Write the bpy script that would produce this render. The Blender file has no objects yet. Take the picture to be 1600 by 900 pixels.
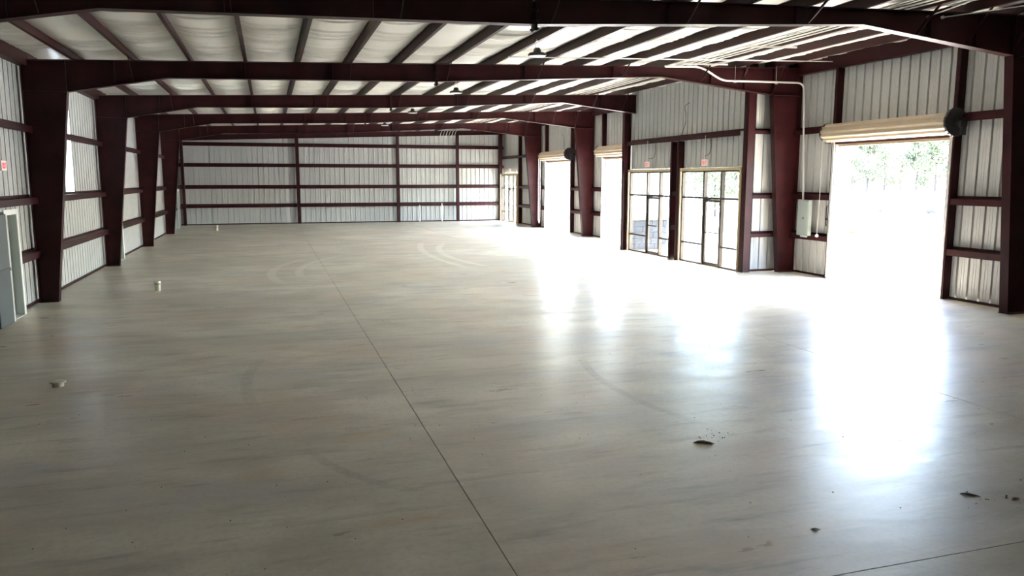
import bpy, bmesh, math, random
from mathutils import Vector, Matrix
R = math.radians
scn = bpy.context.scene
col = scn.collection

# ------------------------------------------------------------------ camera
cd = bpy.data.cameras.new('camera'); cam = bpy.data.objects.new('camera', cd); col.objects.link(cam)
CAM_H = 2.772
cam.location = (0, 0, CAM_H)
cam.rotation_euler = (math.pi/2 - 0.1401, -0.0006, -0.30242)
cd.sensor_width = 36; cd.lens = 36*1208/1600; cd.clip_end = 2000; cd.clip_start = .05
scn.camera = cam

# ------------------------------------------------------------------ sky, sun, exposure
w = bpy.data.worlds.new('sky'); scn.world = w; w.use_nodes = True
nt = w.node_tree; bg = nt.nodes['Background']
sky = nt.nodes.new('ShaderNodeTexSky'); sky.sky_type = 'NISHITA'; sky.sun_disc = False
sky.sun_elevation = R(60); sky.sun_rotation = R(100); sky.air_density = 1.0; sky.dust_density = 2.5; sky.ozone_density = 1.0
nt.links.new(sky.outputs[0], bg.inputs[0]); bg.inputs[1].default_value = .52
sl = bpy.data.lights.new('sun', 'SUN'); sun = bpy.data.objects.new('sun', sl); col.objects.link(sun)
sl.energy = 4.8; sl.angle = R(.53); sl.color = (1, .95, .87)
sun.rotation_euler = Vector((-.40, -.06, -.91)).to_track_quat('-Z', 'Y').to_euler()
scn.view_settings.view_transform = 'Standard'; scn.view_settings.look = 'None'
scn.view_settings.gamma = 1; scn.view_settings.use_curve_mapping = False
scn.view_settings.exposure = 4.0
scn.cycles.max_bounces = 14; scn.cycles.diffuse_bounces = 6; scn.cycles.glossy_bounces = 4
scn.cycles.transparent_max_bounces = 16; scn.cycles.caustics_reflective = True; scn.cycles.caustics_refractive = False

# ------------------------------------------------------------------ materials
M = {}
def mat(name, color, rough=.6, metal=0., spec=.5, noise=None, bump=None):
    """noise=(scale, amount, (sx,sy,sz)) varies the colour, bump=(scale, strength)"""
    m = bpy.data.materials.new(name); m.use_nodes = True; t = m.node_tree; b = t.nodes['Principled BSDF']
    b.inputs['Base Color'].default_value = (*color, 1); b.inputs['Roughness'].default_value = rough
    b.inputs['Metallic'].default_value = metal; b.inputs['Specular IOR Level'].default_value = spec
    if noise or bump:
        g = t.nodes.new('ShaderNodeNewGeometry')
    if noise:
        mp = t.nodes.new('ShaderNodeVectorMath'); mp.operation = 'MULTIPLY'; mp.inputs[1].default_value = noise[2]
        t.links.new(g.outputs['Position'], mp.inputs[0])
        n = t.nodes.new('ShaderNodeTexNoise'); n.inputs['Scale'].default_value = noise[0]; n.inputs['Detail'].default_value = 5
        t.links.new(mp.outputs[0], n.inputs['Vector'])
        r = t.nodes.new('ShaderNodeMapRange'); r.inputs['From Min'].default_value = .3; r.inputs['From Max'].default_value = .7
        r.inputs['To Min'].default_value = 1-noise[1]; r.inputs['To Max'].default_value = 1+noise[1]
        t.links.new(n.outputs[0], r.inputs[0])
        v = t.nodes.new('ShaderNodeVectorMath'); v.operation = 'SCALE'; v.inputs[0].default_value = color
        t.links.new(r.outputs[0], v.inputs['Scale']); t.links.new(v.outputs[0], b.inputs['Base Color'])
    if bump:
        n2 = t.nodes.new('ShaderNodeTexNoise'); n2.inputs['Scale'].default_value = bump[0]; n2.inputs['Detail'].default_value = 3
        t.links.new(g.outputs['Position'], n2.inputs['Vector'])
        bp = t.nodes.new('ShaderNodeBump'); bp.inputs['Strength'].default_value = bump[1]; bp.inputs['Distance'].default_value = .02
        t.links.new(n2.outputs[0], bp.inputs['Height']); t.links.new(bp.outputs[0], b.inputs['Normal'])
    M[name] = m; return m

mat('red_steel', (.030, .0068, .0080), .4, 0, .14, (2.2, .3, (1, 1, 1)))
mat('panel_white', (.425, .435, .425), .5, 0, .4, (1.3, .05, (1, 1, .12)))
mat('vinyl', (.88, .87, .81), .28, 0, .5, (1.1, .05, (.25, 1, 1)))
mat('deck', (.6, .6, .6), .5)
mat('galv', (.62, .63, .62), .4, .6, .5, (9, .12, (1, 1, 1)))
mat('conduit', (.66, .66, .64), .35, .5)
mat('curtain', (.35, .285, .205), .42, 0, .5, (3, .05, (1, 1, 1)))
mat('black', (.012, .012, .013), .45)
mat('gear_steel', (.05, .05, .052), .4, .5)
mat('bronze', (.05, .035, .024), .42, .3)
mat('tan_trim', (.45, .37, .23), .5)
mat('white_paint', (.78, .79, .77), .45, 0, .5, (2, .04, (1, 1, .3)))
mat('bluegrey', (.055, .072, .078), .5, 0, .5, (2, .12, (1, 1, 1)))
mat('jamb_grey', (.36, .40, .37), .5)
mat('box_grey', (.28, .33, .31), .45)
mat('plastic_white', (.85, .84, .8), .4)
mat('pvc', (.55, .54, .43), .4, 0, .5, (14, .12, (1, 1, 1)))
mat('pvc_stain', (.10, .09, .06), .7)
mat('lens', (.8, .8, .78), .3)
mat('wire', (.03, .03, .03), .6)
mat('bark', (.10, .075, .05), .9, 0, .2, (20, .4, (1, 1, 1)))
mat('dirt', (.09, .065, .04), .95, 0, .1, (40, .4, (1, 1, 1)))
mat('pale_grit', (.7, .68, .62), .9)
mat('stone', (.030, .034, .042), .85, 0, .3, (5, .25, (1, 1, 1)), (18, .5))
mat('trunk', (.05, .045, .042), .9, 0, .2, (3, .3, (1, 1, .2)))
mat('leaf', (.052, .066, .036), .6, 0, .3, (.35, .45, (1, 1, 1)))
mat('leaf_pale', (.066, .082, .043), .6, 0, .3, (.35, .4, (1, 1, 1)))
mat('weed', (.07, .078, .02), .8, 0, .2)
mat('boulder', (.05, .047, .045), .9, 0, .2, (3, .3, (1, 1, 1)), (6, .6))
mat('cap_stone', (.085, .065, .04), .8)
mat('joint', (.05, .045, .04), .9)
mat('rust_post', (.085, .055, .055), .6)

def glass():
    m = bpy.data.materials.new('glass'); m.use_nodes = True; t = m.node_tree; t.nodes.clear()
    o = t.nodes.new('ShaderNodeOutputMaterial'); mx = t.nodes.new('ShaderNodeMixShader')
    tr = t.nodes.new('ShaderNodeBsdfTransparent'); tr.inputs[0].default_value = (.93, .95, .94, 1)
    gl = t.nodes.new('ShaderNodeBsdfGlossy'); gl.inputs['Roughness'].default_value = .02
    lw = t.nodes.new('ShaderNodeLayerWeight'); lw.inputs[0].default_value = .5
    pw = t.nodes.new('ShaderNodeMath'); pw.operation = 'POWER'; pw.inputs[1].default_value = 5; t.links.new(lw.outputs['Facing'], pw.inputs[0])
    fr = t.nodes.new('ShaderNodeMath'); fr.operation = 'MULTIPLY_ADD'; fr.inputs[1].default_value = .95; fr.inputs[2].default_value = .04; t.links.new(pw.outputs[0], fr.inputs[0])
    t.links.new(fr.outputs[0], mx.inputs[0]); t.links.new(tr.outputs[0], mx.inputs[1]); t.links.new(gl.outputs[0], mx.inputs[2])
    t.links.new(mx.outputs[0], o.inputs[0]); M['glass'] = m
glass()
def translucent():
    m = bpy.data.materials.new('fibreglass'); m.use_nodes = True; t = m.node_tree; t.nodes.clear()
    o = t.nodes.new('ShaderNodeOutputMaterial'); mx = t.nodes.new('ShaderNodeMixShader'); mx.inputs[0].default_value = .35
    tr = t.nodes.new('ShaderNodeBsdfTranslucent'); tr.inputs[0].default_value = (.4, .41, .4, 1)
    df = t.nodes.new('ShaderNodeBsdfDiffuse'); df.inputs[0].default_value = (.8, .8, .78, 1)
    t.links.new(tr.outputs[0], mx.inputs[1]); t.links.new(df.outputs[0], mx.inputs[2]); t.links.new(mx.outputs[0], o.inputs[0])
    M['fibreglass'] = m
translucent()
def emissive(name, color, s):
    m = mat(name, color, .4); b = m.node_tree.nodes['Principled BSDF']
    b.inputs['Emission Color'].default_value = (*color, 1); b.inputs['Emission Strength'].default_value = s
emissive('exit_red', (.75, .03, .06), .08)

def concrete():
    m = bpy.data.materials.new('concrete'); m.use_nodes = True; t = m.node_tree; N = t.nodes; L = t.links
    b = N['Principled BSDF']
    g = N.new('ShaderNodeNewGeometry'); sep = N.new('ShaderNodeSeparateXYZ'); L.new(g.outputs['Position'], sep.inputs[0])
    X, Y = sep.outputs[0], sep.outputs[1]
    def math_(op, a, c=None, d=None, clamp=False):
        n = N.new('ShaderNodeMath'); n.operation = op; n.use_clamp = clamp
        for i, v in enumerate((a, c, d)):
            if v is None: continue
            if isinstance(v, (int, float)): n.inputs[i].default_value = v
            else: L.new(v, n.inputs[i])
        return n.outputs[0]
    def ramp(v, a, c, lo=0., hi=1.):
        n = N.new('ShaderNodeMapRange'); n.interpolation_type = 'SMOOTHSTEP'
        L.new(v, n.inputs[0])
        for k, q in (('From Min', a), ('From Max', c), ('To Min', lo), ('To Max', hi)): n.inputs[k].default_value = q
        return n.outputs[0]
    def noise(scale, detail=5, mul=(1, 1, 1), off=0., rough=.55):
        v = N.new('ShaderNodeVectorMath'); v.operation = 'MULTIPLY_ADD'; v.inputs[1].default_value = mul; v.inputs[2].default_value = (off, off*.7, 0)
        L.new(g.outputs['Position'], v.inputs[0])
        n = N.new('ShaderNodeTexNoise'); n.inputs['Scale'].default_value = scale; n.inputs['Detail'].default_value = detail
        n.inputs['Roughness'].default_value = rough; L.new(v.outputs[0], n.inputs['Vector']); return n.outputs[0]
    def mix(f, a, c):
        n = N.new('ShaderNodeMix'); n.data_type = 'RGBA'
        L.new(f, n.inputs['Factor'])
        for s, v in (('A', a), ('B', c)):
            i = [q for q in n.inputs if q.name == s and q.type == 'RGBA'][0]
            if isinstance(v, tuple): i.default_value = (*v, 1)
            else: L.new(v, i)
        return [q for q in n.outputs if q.type == 'RGBA'][0]
    big = noise(.28, 4, (.8, 1.1, 1)); mid = noise(1.0, 6, (.7, 1.3, 1), 13); fine = noise(16, 4, (1, 1, 1), 5); tone = noise(.5, 3, (1, 1, 1), 41)
    c = mix(ramp(big, .35, .65), (.43, .415, .345), (.60, .58, .50))
    c = mix(math_('MULTIPLY', ramp(mid, .42, .68), .55), c, (.30, .285, .24))
    c = mix(math_('MULTIPLY', ramp(tone, .48, .68), .65), c, (.50, .415, .33))
    bl = noise(.7, 4, (1, 1, 1), 77)
    c = mix(math_('MULTIPLY', ramp(bl, .5, .7), .55), c, (.37, .39, .41))
    c = mix(math_('MULTIPLY', ramp(fine, .4, .75), .28), c, (.30, .285, .25))
    sc = noise(3.6, 7, (.3, 1.9, 1), 91, .65)
    c = mix(math_('MULTIPLY', ramp(sc, .52, .78), .42), c, (.62, .60, .54))
    sd = noise(2.6, 7, (.35, 1.9, 1), 191, .65)
    c = mix(math_('MULTIPLY', ramp(sd, .5, .74), .6), c, (.20, .19, .165))
    def arc(cx, cy, r, wd, y0, y1, side, tread=0.):
        dx = math_('SUBTRACT', X, cx); dy = math_('SUBTRACT', Y, cy)
        d = math_('SQRT', math_('ADD', math_('MULTIPLY', dx, dx), math_('MULTIPLY', dy, dy)))
        e = math_('ABSOLUTE', math_('SUBTRACT', d, r))
        k = ramp(e, wd*.35, wd*.62, 1, 0)
        k = math_('MULTIPLY', k, ramp(Y, y0-.4, y0+.8)); k = math_('MULTIPLY', k, ramp(Y, y1-.8, y1+.4, 1, 0))
        k = math_('MULTIPLY', k, ramp(dx, -.1, .1, 1, 0) if side < 0 else ramp(dx, -.1, .1))
        if tread:
            k = math_('MULTIPLY', k, ramp(math_('SINE', math_('MULTIPLY', Y, tread)), -.6, .4, .35, 1))
        return math_('MULTIPLY', k, ramp(fine, .3, .55, .5, 1))
    light = (.68, .66, .60); dark = (.22, .21, .19)
    for a in ((28.3, 27.6, 22.77, .26, 23.5, 33.5, -1), (20.33, 27.46, 14.23, .26, 23.6, 32.5, -1), (8.32, 23.57, 8.35, .26, 21.5, 27.8, -1), (9.1, 23.57, 8.35, .22, 22.5, 28.5, -1)):
        c = mix(math_('MULTIPLY', arc(*a), .5), c, light)
    for a in ((5.475, 10.9, 5.876, .15, 9.6, 12.3, -1, 95.), (2.85, 8.6, 2.65, .11, 6.5, 7.9, -1, 0), (9.5, 9.3, 5.2, .13, 7.6, 11.0, -1, 0)):
        c = mix(math_('MULTIPLY', arc(*a), .4), c, dark)
    def blot(cx, cy, sx, sy):
        e = math_('ADD', math_('POWER', math_('ABSOLUTE', math_('DIVIDE', math_('SUBTRACT', X, cx), sx)), 2.), math_('POWER', math_('ABSOLUTE', math_('DIVIDE', math_('SUBTRACT', Y, cy), sy)), 2.))
        e = math_('ADD', e, math_('MULTIPLY', math_('SUBTRACT', mid, .5), 3.)); return ramp(e, -.2, 1.6, 1, 0)
    for q in ((2.4, 26.7, .95, .55), (.05, 6.27, .16, .07), (.45, 6.2, .6, .05), (1.9, 5.6, .5, .06), (3.8, 25.8, .7, .5), (-3.9, 10.2, 1.2, .5), (-1.0, 8.3, 1.3, .3), (3.4, 6.6, .9, .25), (2.5, 8.0, .8, .3), (6.2, 8.9, .8, .12)):
        c = mix(math_('MULTIPLY', blot(*q), .25), c, (.25, .245, .23))
    for q in ((-2.65, 11.5, .7, .25), (-.2, 7.4, .25, .2), (.9, 8.2, .4, .2), (1.0, 6.0, .6, .12)):
        c = mix(math_('MULTIPLY', blot(*q), .4), c, (.45, .34, .20))
    tn = N.new('ShaderNodeVectorMath'); tn.operation = 'MULTIPLY'; tn.inputs[1].default_value = (1.07, 1.025, .975); L.new(c, tn.inputs[0])
    L.new(tn.outputs[0], b.inputs['Base Color'])
    ro = noise(1.7, 7, (.45, 1.5, 1), 33, .65)
    rr = math_('MINIMUM', math_('MULTIPLY_ADD', ro, .5, .11), .43); L.new(rr, b.inputs['Roughness'])
    b.inputs['Specular IOR Level'].default_value = .48
    bp = N.new('ShaderNodeBump'); bp.inputs['Strength'].default_value = .16; bp.inputs['Distance'].default_value = .02
    L.new(math_('ADD', math_('MULTIPLY', noise(3.2, 4, (.6, 1.6, 1), 3), 1.), math_('MULTIPLY', fine, .06)), bp.inputs['Height']); L.new(bp.outputs[0], b.inputs['Normal'])
    M['concrete'] = m
concrete()
def ground_mat():
    m = mat('ground', (.5, .47, .4), .9, 0, .2); t = m.node_tree; N = t.nodes; L = t.links; b = N['Principled BSDF']
    g = N.new('ShaderNodeNewGeometry'); n = N.new('ShaderNodeTexNoise'); n.inputs['Scale'].default_value = .08; n.inputs['Detail'].default_value = 6
    L.new(g.outputs['Position'], n.inputs['Vector'])
    r = N.new('ShaderNodeValToRGB'); r.color_ramp.elements[0].position = .35; r.color_ramp.elements[0].color = (.48, .46, .38, 1)
    r.color_ramp.elements[1].position = .65; r.color_ramp.elements[1].color = (.60, .57, .50, 1)
    L.new(n.outputs[0], r.inputs[0]); L.new(r.outputs[0], b.inputs['Base Color'])
ground_mat()

# ------------------------------------------------------------------ helpers
class MB:
    def __init__(s): s.v = []; s.f = []
    def quad(s, a, b, c, d):
        i = len(s.v); s.v += [tuple(a), tuple(b), tuple(c), tuple(d)]; s.f.append((i, i+1, i+2, i+3)); return s
    def box(s, x0, x1, y0, y1, z0, z1):
        i = len(s.v)
        s.v += [(x0, y0, z0), (x1, y0, z0), (x1, y1, z0), (x0, y1, z0), (x0, y0, z1), (x1, y0, z1), (x1, y1, z1), (x0, y1, z1)]
        s.f += [tuple(i+k for k in q) for q in ((3, 2, 1, 0), (4, 5, 6, 7), (0, 1, 5, 4), (1, 2, 6, 5), (2, 3, 7, 6), (3, 0, 4, 7))]
        return s
    def prism(s, pts, d):
        """polygon pts (3D, planar) extruded by vector d"""
        i = len(s.v); n = len(pts); d = Vector(d)
        s.v += [tuple(p) for p in pts] + [tuple(Vector(p)+d) for p in pts]
        s.f.append(tuple(range(i+n-1, i-1, -1))); s.f.append(tuple(range(i+n, i+2*n)))
        for k in range(n):
            l = (k+1) % n; s.f.append((i+k, i+l, i+n+l, i+n+k))
        return s
    def bar(s, a, b, wd, th, up=(0, 0, 1)):
        a, b = Vector(a), Vector(b); d = (b-a).normalized(); sd = d.cross(Vector(up)).normalized(); u = sd.cross(d).normalized()
        P = [a+sd*wd/2+u*th/2, a-sd*wd/2+u*th/2, a-sd*wd/2-u*th/2, a+sd*wd/2-u*th/2]
        return s.prism(P, b-a)
    def tube(s, pts, r, n=8, cap=True):
        pts = [Vector(p) for p in pts]; rs = r if isinstance(r, (list, tuple)) else [r]*len(pts); base = len(s.v); ref = None
        for k, p in enumerate(pts):
            d = (pts[min(k+1, len(pts)-1)]-pts[max(k-1, 0)]).normalized()
            if ref is None: ref = Vector((0, 0, 1)) if abs(d.z) < .9 else Vector((1, 0, 0))
            a = d.cross(ref).normalized(); b = d.cross(a).normalized(); ref = a.cross(d)
            for j in range(n):
                t = 2*math.pi*j/n; s.v.append(tuple(p+(a*math.cos(t)+b*math.sin(t))*rs[k]))
        for k in range(len(pts)-1):
            for j in range(n):
                l = (j+1) % n; s.f.append((base+k*n+j, base+k*n+l, base+(k+1)*n+l, base+(k+1)*n+j))
        if cap:
            s.f.append(tuple(base+j for j in range(n-1, -1, -1))); s.f.append(tuple(base+(len(pts)-1)*n+j for j in range(n)))
        return s
    def lathe(s, prof, n=20, o=(0, 0, 0), axis='z'):
        base = len(s.v)
        for r, h in prof:
            for j in range(n):
                t = 2*math.pi*j/n; c, q = r*math.cos(t), r*math.sin(t)
                p = {'z': (c, q, h), 'y': (c, h, q), 'x': (h, c, q)}[axis]
                s.v.append((p[0]+o[0], p[1]+o[1], p[2]+o[2]))
        for k in range(len(prof)-1):
            for j in range(n):
                l = (j+1) % n; s.f.append((base+k*n+j, base+k*n+l, base+(k+1)*n+l, base+(k+1)*n+j))
        s.f.append(tuple(base+j for j in range(n-1, -1, -1))); s.f.append(tuple(base+(len(prof)-1)*n+j for j in range(n)))
        return s
    def mesh(s, name, m, smooth=False):
        me = bpy.data.meshes.new(name); me.from_pydata(s.v, [], s.f); me.materials.append(M[m])
        bm = bmesh.new(); bm.from_mesh(me); bmesh.ops.recalc_face_normals(bm, faces=bm.faces); bm.to_mesh(me); bm.free()
        if smooth:
            for p in me.polygons: p.use_smooth = True
            try: me.set_sharp_from_angle(angle=R(smooth if smooth is not True else 40))
            except Exception: pass
        return me
    def build(s, name, m, parent=None, smooth=False):
        return link(name, s.mesh(name, m, smooth), parent)
def link(name, me, parent=None, loc=None):
    o = bpy.data.objects.new(name, me); col.objects.link(o)
    if parent: o.parent = parent
    if loc: o.location = loc
    return o
def empty(name, loc=(0, 0, 0)):
    o = bpy.data.objects.new(name, None); o.location = loc; o.empty_display_size = .2; col.objects.link(o); return o
def tag(o, label, cat, group=None, kind='thing'):
    o['label'] = label; o['category'] = cat; o['kind'] = kind
    if group: o['group'] = group
    return o
def struct(o, label=None):
    o['kind'] = 'structure'
    if label: o['label'] = label
    return o

# ------------------------------------------------------------------ building dimensions
F = [4.49+7.62*k for k in range(7)]            # frame lines: F[1] first frame in view, F[6] end wall
XL, XR = -5.12, 15.1                            # sheeting planes
Y0, YE = -3.1, 50.28
XS = 13.5                                       # entrance wall, set in from the outer wall
def zt(x): return 5.50+.0325*x                  # top of rafters / underside of purlins
def zr(x): return zt(x)+.205                    # underside of roof

# ------------------------------------------------------------------ floor: slabs between saw cuts
floor = struct(MB().box(XL, XR+.05, Y0, YE, -.20, -.03).build('floor', 'joint'), 'grey polished concrete floor with saw-cut joints')
gx = [XL, 1.56, 8.28, XR+.06]; gy = [Y0, 4.21, YE]
for i in range(3):
    for j in range(2):
        g = .0045
        MB().box(gx[i]+(g if i else 0), gx[i+1]-(g if i < 2 else 0), gy[j]+(g if j else 0), gy[j+1]-(g if j < 1 else 0), -.03, 0).build('slab', 'concrete', floor)

# ------------------------------------------------------------------ ribbed sheeting
def profile(a, b, phase=0.):
    """offsets of an R-panel between a and b (u, depth outward)"""
    P = .3048; pts = []
    k = math.floor((a-phase)/P)-1
    while phase+k*P < b+P:
        u = phase+k*P
        pts += [(u-.030, 0), (u-.021, .046), (u+.021, .046), (u+.030, 0)]
        for q in (.118, .187): pts += [(u+q-.014, 0), (u+q, .006), (u+q+.014, 0)]
        k += 1
    pts.sort()
    def val(u):
        for (p, q) in zip(pts, pts[1:]):
            if p[0] <= u <= q[0]: return p[1]+(q[1]-p[1])*((u-p[0])/max(1e-9, q[0]-p[0]))
        return 0
    return [(a, val(a))]+[p for p in pts if a+1e-4 < p[0] < b-1e-4]+[(b, val(b))]
def sheet(parent, axis, plane, out, a, b, zlo, zhi, phase=0., m='panel_white', name='panel'):
    """axis 'y': wall runs along Y at x=plane; out=+1/-1 is the outward side; zlo, zhi numbers or functions of x"""
    pr = profile(a, b, phase); mb = MB(); n = len(pr)
    for (u, d) in pr:
        p = (plane+out*d, u) if axis == 'y' else (u, plane+out*d)
        x = p[0]
        lo = zlo(x) if callable(zlo) else zlo; hi = zhi(x) if callable(zhi) else zhi
        mb.v += [(p[0], p[1], lo), (p[0], p[1], hi)]
    for k in range(n-1): mb.f.append((2*k, 2*k+2, 2*k+3, 2*k+1))
    return mb.build(name, m, parent)
def sheeting(parent, axis, plane, out, a, b, openings, top, phase=0.):
    cuts = sorted({a, b, *[v for o in openings for v in o[:2] if a < v < b]})
    for c0, c1 in zip(cuts, cuts[1:]):
        op = [o for o in openings if o[0] <= c0+1e-4 and o[1] >= c1-1e-4]
        n = max(1, round((c1-c0)/.9144)); 
        edges = [c0]
        k = math.floor((c0-phase)/.9144)+1
        while phase+k*.9144-.15 < c1-.12:
            e = phase+k*.9144-.15
            if e > c0+.12: edges.append(e)
            k += 1
        edges.append(c1)
        for e0, e1 in zip(edges, edges[1:]):
            if op:
                o = op[0]
                if o[3] is not None: sheet(parent, axis, plane, out, e0, e1, o[3], top, phase)
                if o[2] > .02: sheet(parent, axis, plane, out, e0, e1, .03, o[2], phase)
            else: sheet(parent, axis, plane, out, e0, e1, .03, top, phase)
def girt(parent, axis, plane, inn, a, b, zc, depth=.2, h=.15, name='girt'):
    """Z girt: outer flange up, level web, inner flange hanging down; inn is the inward direction"""
    p0, p1 = plane+inn*.004, plane+inn*depth; t = .008; zt_ = zc+h/2
    mb = MB()
    for (q0, q1, z0, z1) in ((p0, p0+inn*t, zt_, zt_+.06), (p0, p1, zt_-t, zt_), (p1-inn*t, p1, zc-h/2, zt_), (p1-inn*.025, p1, zc-h/2, zc-h/2+.006)):
        lo, hi = min(q0, q1), max(q0, q1)
        if axis == 'y': mb.box(lo, hi, a, b, z0, z1)
        else: mb.box(a, b, lo, hi, z0, z1)
    return mb.build(name, 'red_steel', parent)
def channel(parent, x0, x1, y0, y1, z0, z1, name='post', web='y-'):
    """upright C post; the web is on the named side, the two flanges return from it"""
    t = .012; mb = MB()
    if web[0] == 'y':
        mb.box(x0, x1, *( (y0, y0+t) if web[1] == '-' else (y1-t, y1)), z0, z1)
        mb.box(x0, x0+t, y0, y1, z0, z1).box(x1-t, x1, y0, y1, z0, z1)
    else:
        mb.box(*((x0, x0+t) if web[1] == '-' else (x1-t, x1)), y0, y1, z0, z1)
        mb.box(x0, x1, y0, y0+t, z0, z1).box(x0, x1, y1-t, y1, z0, z1)
    return mb.build(name, 'red_steel', parent)

# left wall
wall_left = struct(empty('wall_left'), 'white ribbed sheet wall with dark red girts, without big doors')
DOORS_L = [(17.20, 18.04), (28.80, 29.68), (47.1, 47.98)]
WIN = (23.21, 24.124, 2.36, 5.15)
sheeting(wall_left, 'y', XL, -1, Y0, YE, [(a, b, 0, 2.12) for a, b in DOORS_L]+[WIN], zr(XL), .15)
bays = [(Y0, F[0])]+list(zip(F, F[1:]))
for a, b in bays:
    for z in (1.1, 2.29, 3.84):
        segs = [(a+.012, b-.012)]
        if z < 2.2:
            for d0, d1 in DOORS_L:
                segs = [s for q in segs for s in ([(q[0], d0-.07), (d1+.07, q[1])] if q[0] < d0 and q[1] > d1 else [q])]
        for s0, s1 in segs:
            if s1-s0 > .1: girt(wall_left, 'y', XL, 1, s0, s1, z)
    MB().box(XL+.003, XL+.2, a+.012, b-.012, zt(XL)-.12, zr(XL)-.01).build('eave_strut', 'red_steel', wall_left)
    s = [(a, b)]
    for d0, d1 in DOORS_L: s = [r for q in s for r in ([(q[0], d0-.06), (d1+.06, q[1])] if q[0] < d0 and q[1] > d1 else [q])]
    for s0, s1 in s: MB().box(XL+.002, XL+.05, s0, s1, .002, .06).build('base_angle', 'red_steel', wall_left)

# right wall with three door openings, the set-in entrance and a far storefront
DA, DC, DD = (14.15, 17.97), (29.78, 33.6), (37.66, 41.45)
SE = (46.5, 49.86)
REC = (20.1, 27.66)
wall_right = struct(empty('wall_right'), 'white ribbed sheet wall with dark red girts and door openings')
sheeting(wall_right, 'y', XR, 1, Y0, YE, [(*DA, 0, 3.72), (*DC, 0, 3.72), (*DD, 0, 3.72), (*SE, 0, 3.14), (*REC, 0, 3.95)], zr(XR), .15)
blocks = [DA, DC, DD, (SE[0]-.1, SE[1]+.15), REC]
for a, b in bays:
    for z in (1.1, 2.26, 4.13):
        segs = [(a+.012, b-.012)]
        for k, (d0, d1) in enumerate(blocks):
            if z > 4 and k == 3: continue
            segs = [s for q in segs for s in ([(q[0], d0-.13), (d1+.13, q[1])] if q[0] < d0 and q[1] >= d1 else [(q[0], d0-.13)] if q[0] < d0 < q[1] else [(d1+.13, q[1])] if q[0] < d1 < q[1] else [] if d0 <= q[0] and d1 >= q[1] else [q])]
        for s0, s1 in segs:
            if s1-s0 > .1: girt(wall_right, 'y', XR, -1, s0, s1, z)
    MB().box(XR-.2, XR-.003, a+.012, b-.012, zt(XR)-.22, zr(XR)-.01).build('eave_strut', 'red_steel', wall_right)
    s = [(a, b)]
    for d0, d1 in blocks: s = [r for q in s for r in ([(q[0], d0), (d1, q[1])] if q[0] < d0 and q[1] >= d1 else [(q[0], d0)] if q[0] < d0 < q[1] else [(d1, q[1])] if q[0] < d1 < q[1] else [] if d0 <= q[0] and d1 >= q[1] else [q])]
    for s0, s1 in s:
        if s1-s0 > .05: MB().box(XR-.05, XR-.002, s0, s1, .002, .06).build('base_angle', 'red_steel', wall_right)
for d0, d1 in (DA, DC, DD):
    channel(wall_right, XR-.2, XR-.004, d0-.12, d0-.005, .002, zt(XR)-.22, 'jamb_post', 'y-')
    channel(wall_right, XR-.2, XR-.004, d1+.005, d1+.12, .002, zt(XR)-.22, 'jamb_post', 'y-')
    MB().box(XR-.2, XR-.004, d0, d1, 3.72, 3.74).box(XR-.2, XR-.19, d0, d1, 3.74, 3.86).build('door_header', 'red_steel', wall_right)
channel(wall_right, XR-.2, XR-.004, SE[0]-.22, SE[0]-.03, .002, zt(XR)-.22, 'jamb_post', 'x-')

# entrance wall: set in from the outer wall, with two storefronts
wall_entry = struct(empty('wall_entrance'), 'set-in ribbed white wall above the two glazed entrances')
S2, S1 = (20.14, 23.63), (24.22, 27.63)
sheeting(wall_entry, 'y', XS, 1, REC[0]-.05, REC[1], [(*S2, 0, 3.14), (*S1, 0, 3.14)], zr(XS), .02)
girt(wall_entry, 'y', XS, -1, 20.10, 27.68, 4.12, .2, .15, 'header_beam')
channel(wall_entry, XS-.10, XS+.15, 19.86, 20.08, .002, zr(XS)-.02, 'post', 'y-')
channel(wall_entry, XS-.22, XS-.004, 23.64, 23.75, .002, 4.04, 'post', 'y-')
channel(wall_entry, XS-.22, XS-.004, 24.10, 24.21, .002, 4.04, 'post', 'y-')
for z in (1.1, 2.26): girt(wall_entry, 'y', XS, -1, 23.76, 24.09, z)
wall_ret = struct(empty('wall_return_near'), 'short bright ribbed return wall beside the entrance')
sheeting(wall_ret, 'x', 20.12, 1, XS+.14, XR, [], lambda x: zr(x), .1)
for z in (1.1, 2.25, 4.14): girt(wall_ret, 'x', 20.12, -1, XS+.16, XR-.02, z, .2, .11)
MB().box(XS+.15, XR-.02, 20.07, 20.118, .002, .06).build('base_angle', 'red_steel', wall_ret)
wall_ret2 = struct(empty('wall_return_far'), 'far return wall of the entrance recess with stone wainscot')
sheeting(wall_ret2, 'x', 27.70, 1, XS, XR, [], lambda x: zr(x), .1)
random.seed(4)
for r_ in range(5):
    x = XS+.05; z0 = .01+r_*.23
    while x < XR-.02:
        wd = min(random.uniform(.28, .5), XR-x)
        if XR-x-wd < .12: wd = XR-x
        MB().box(x, x+wd-.012, 27.60-random.uniform(0, .02), 27.695, z0, z0+.218).build('stone', 'stone', wall_ret2)
        x += wd
MB().box(XS+.04, XR+.02, 27.54, 27.695, 1.165, 1.225).build('wainscot_cap', 'cap_stone', wall_ret2)
recess_soffit = struct(MB().box(XS+.16, XR+.02, 20.2, 27.6, 3.95, 4.0).build('ceiling_recess', 'panel_white'))

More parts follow.
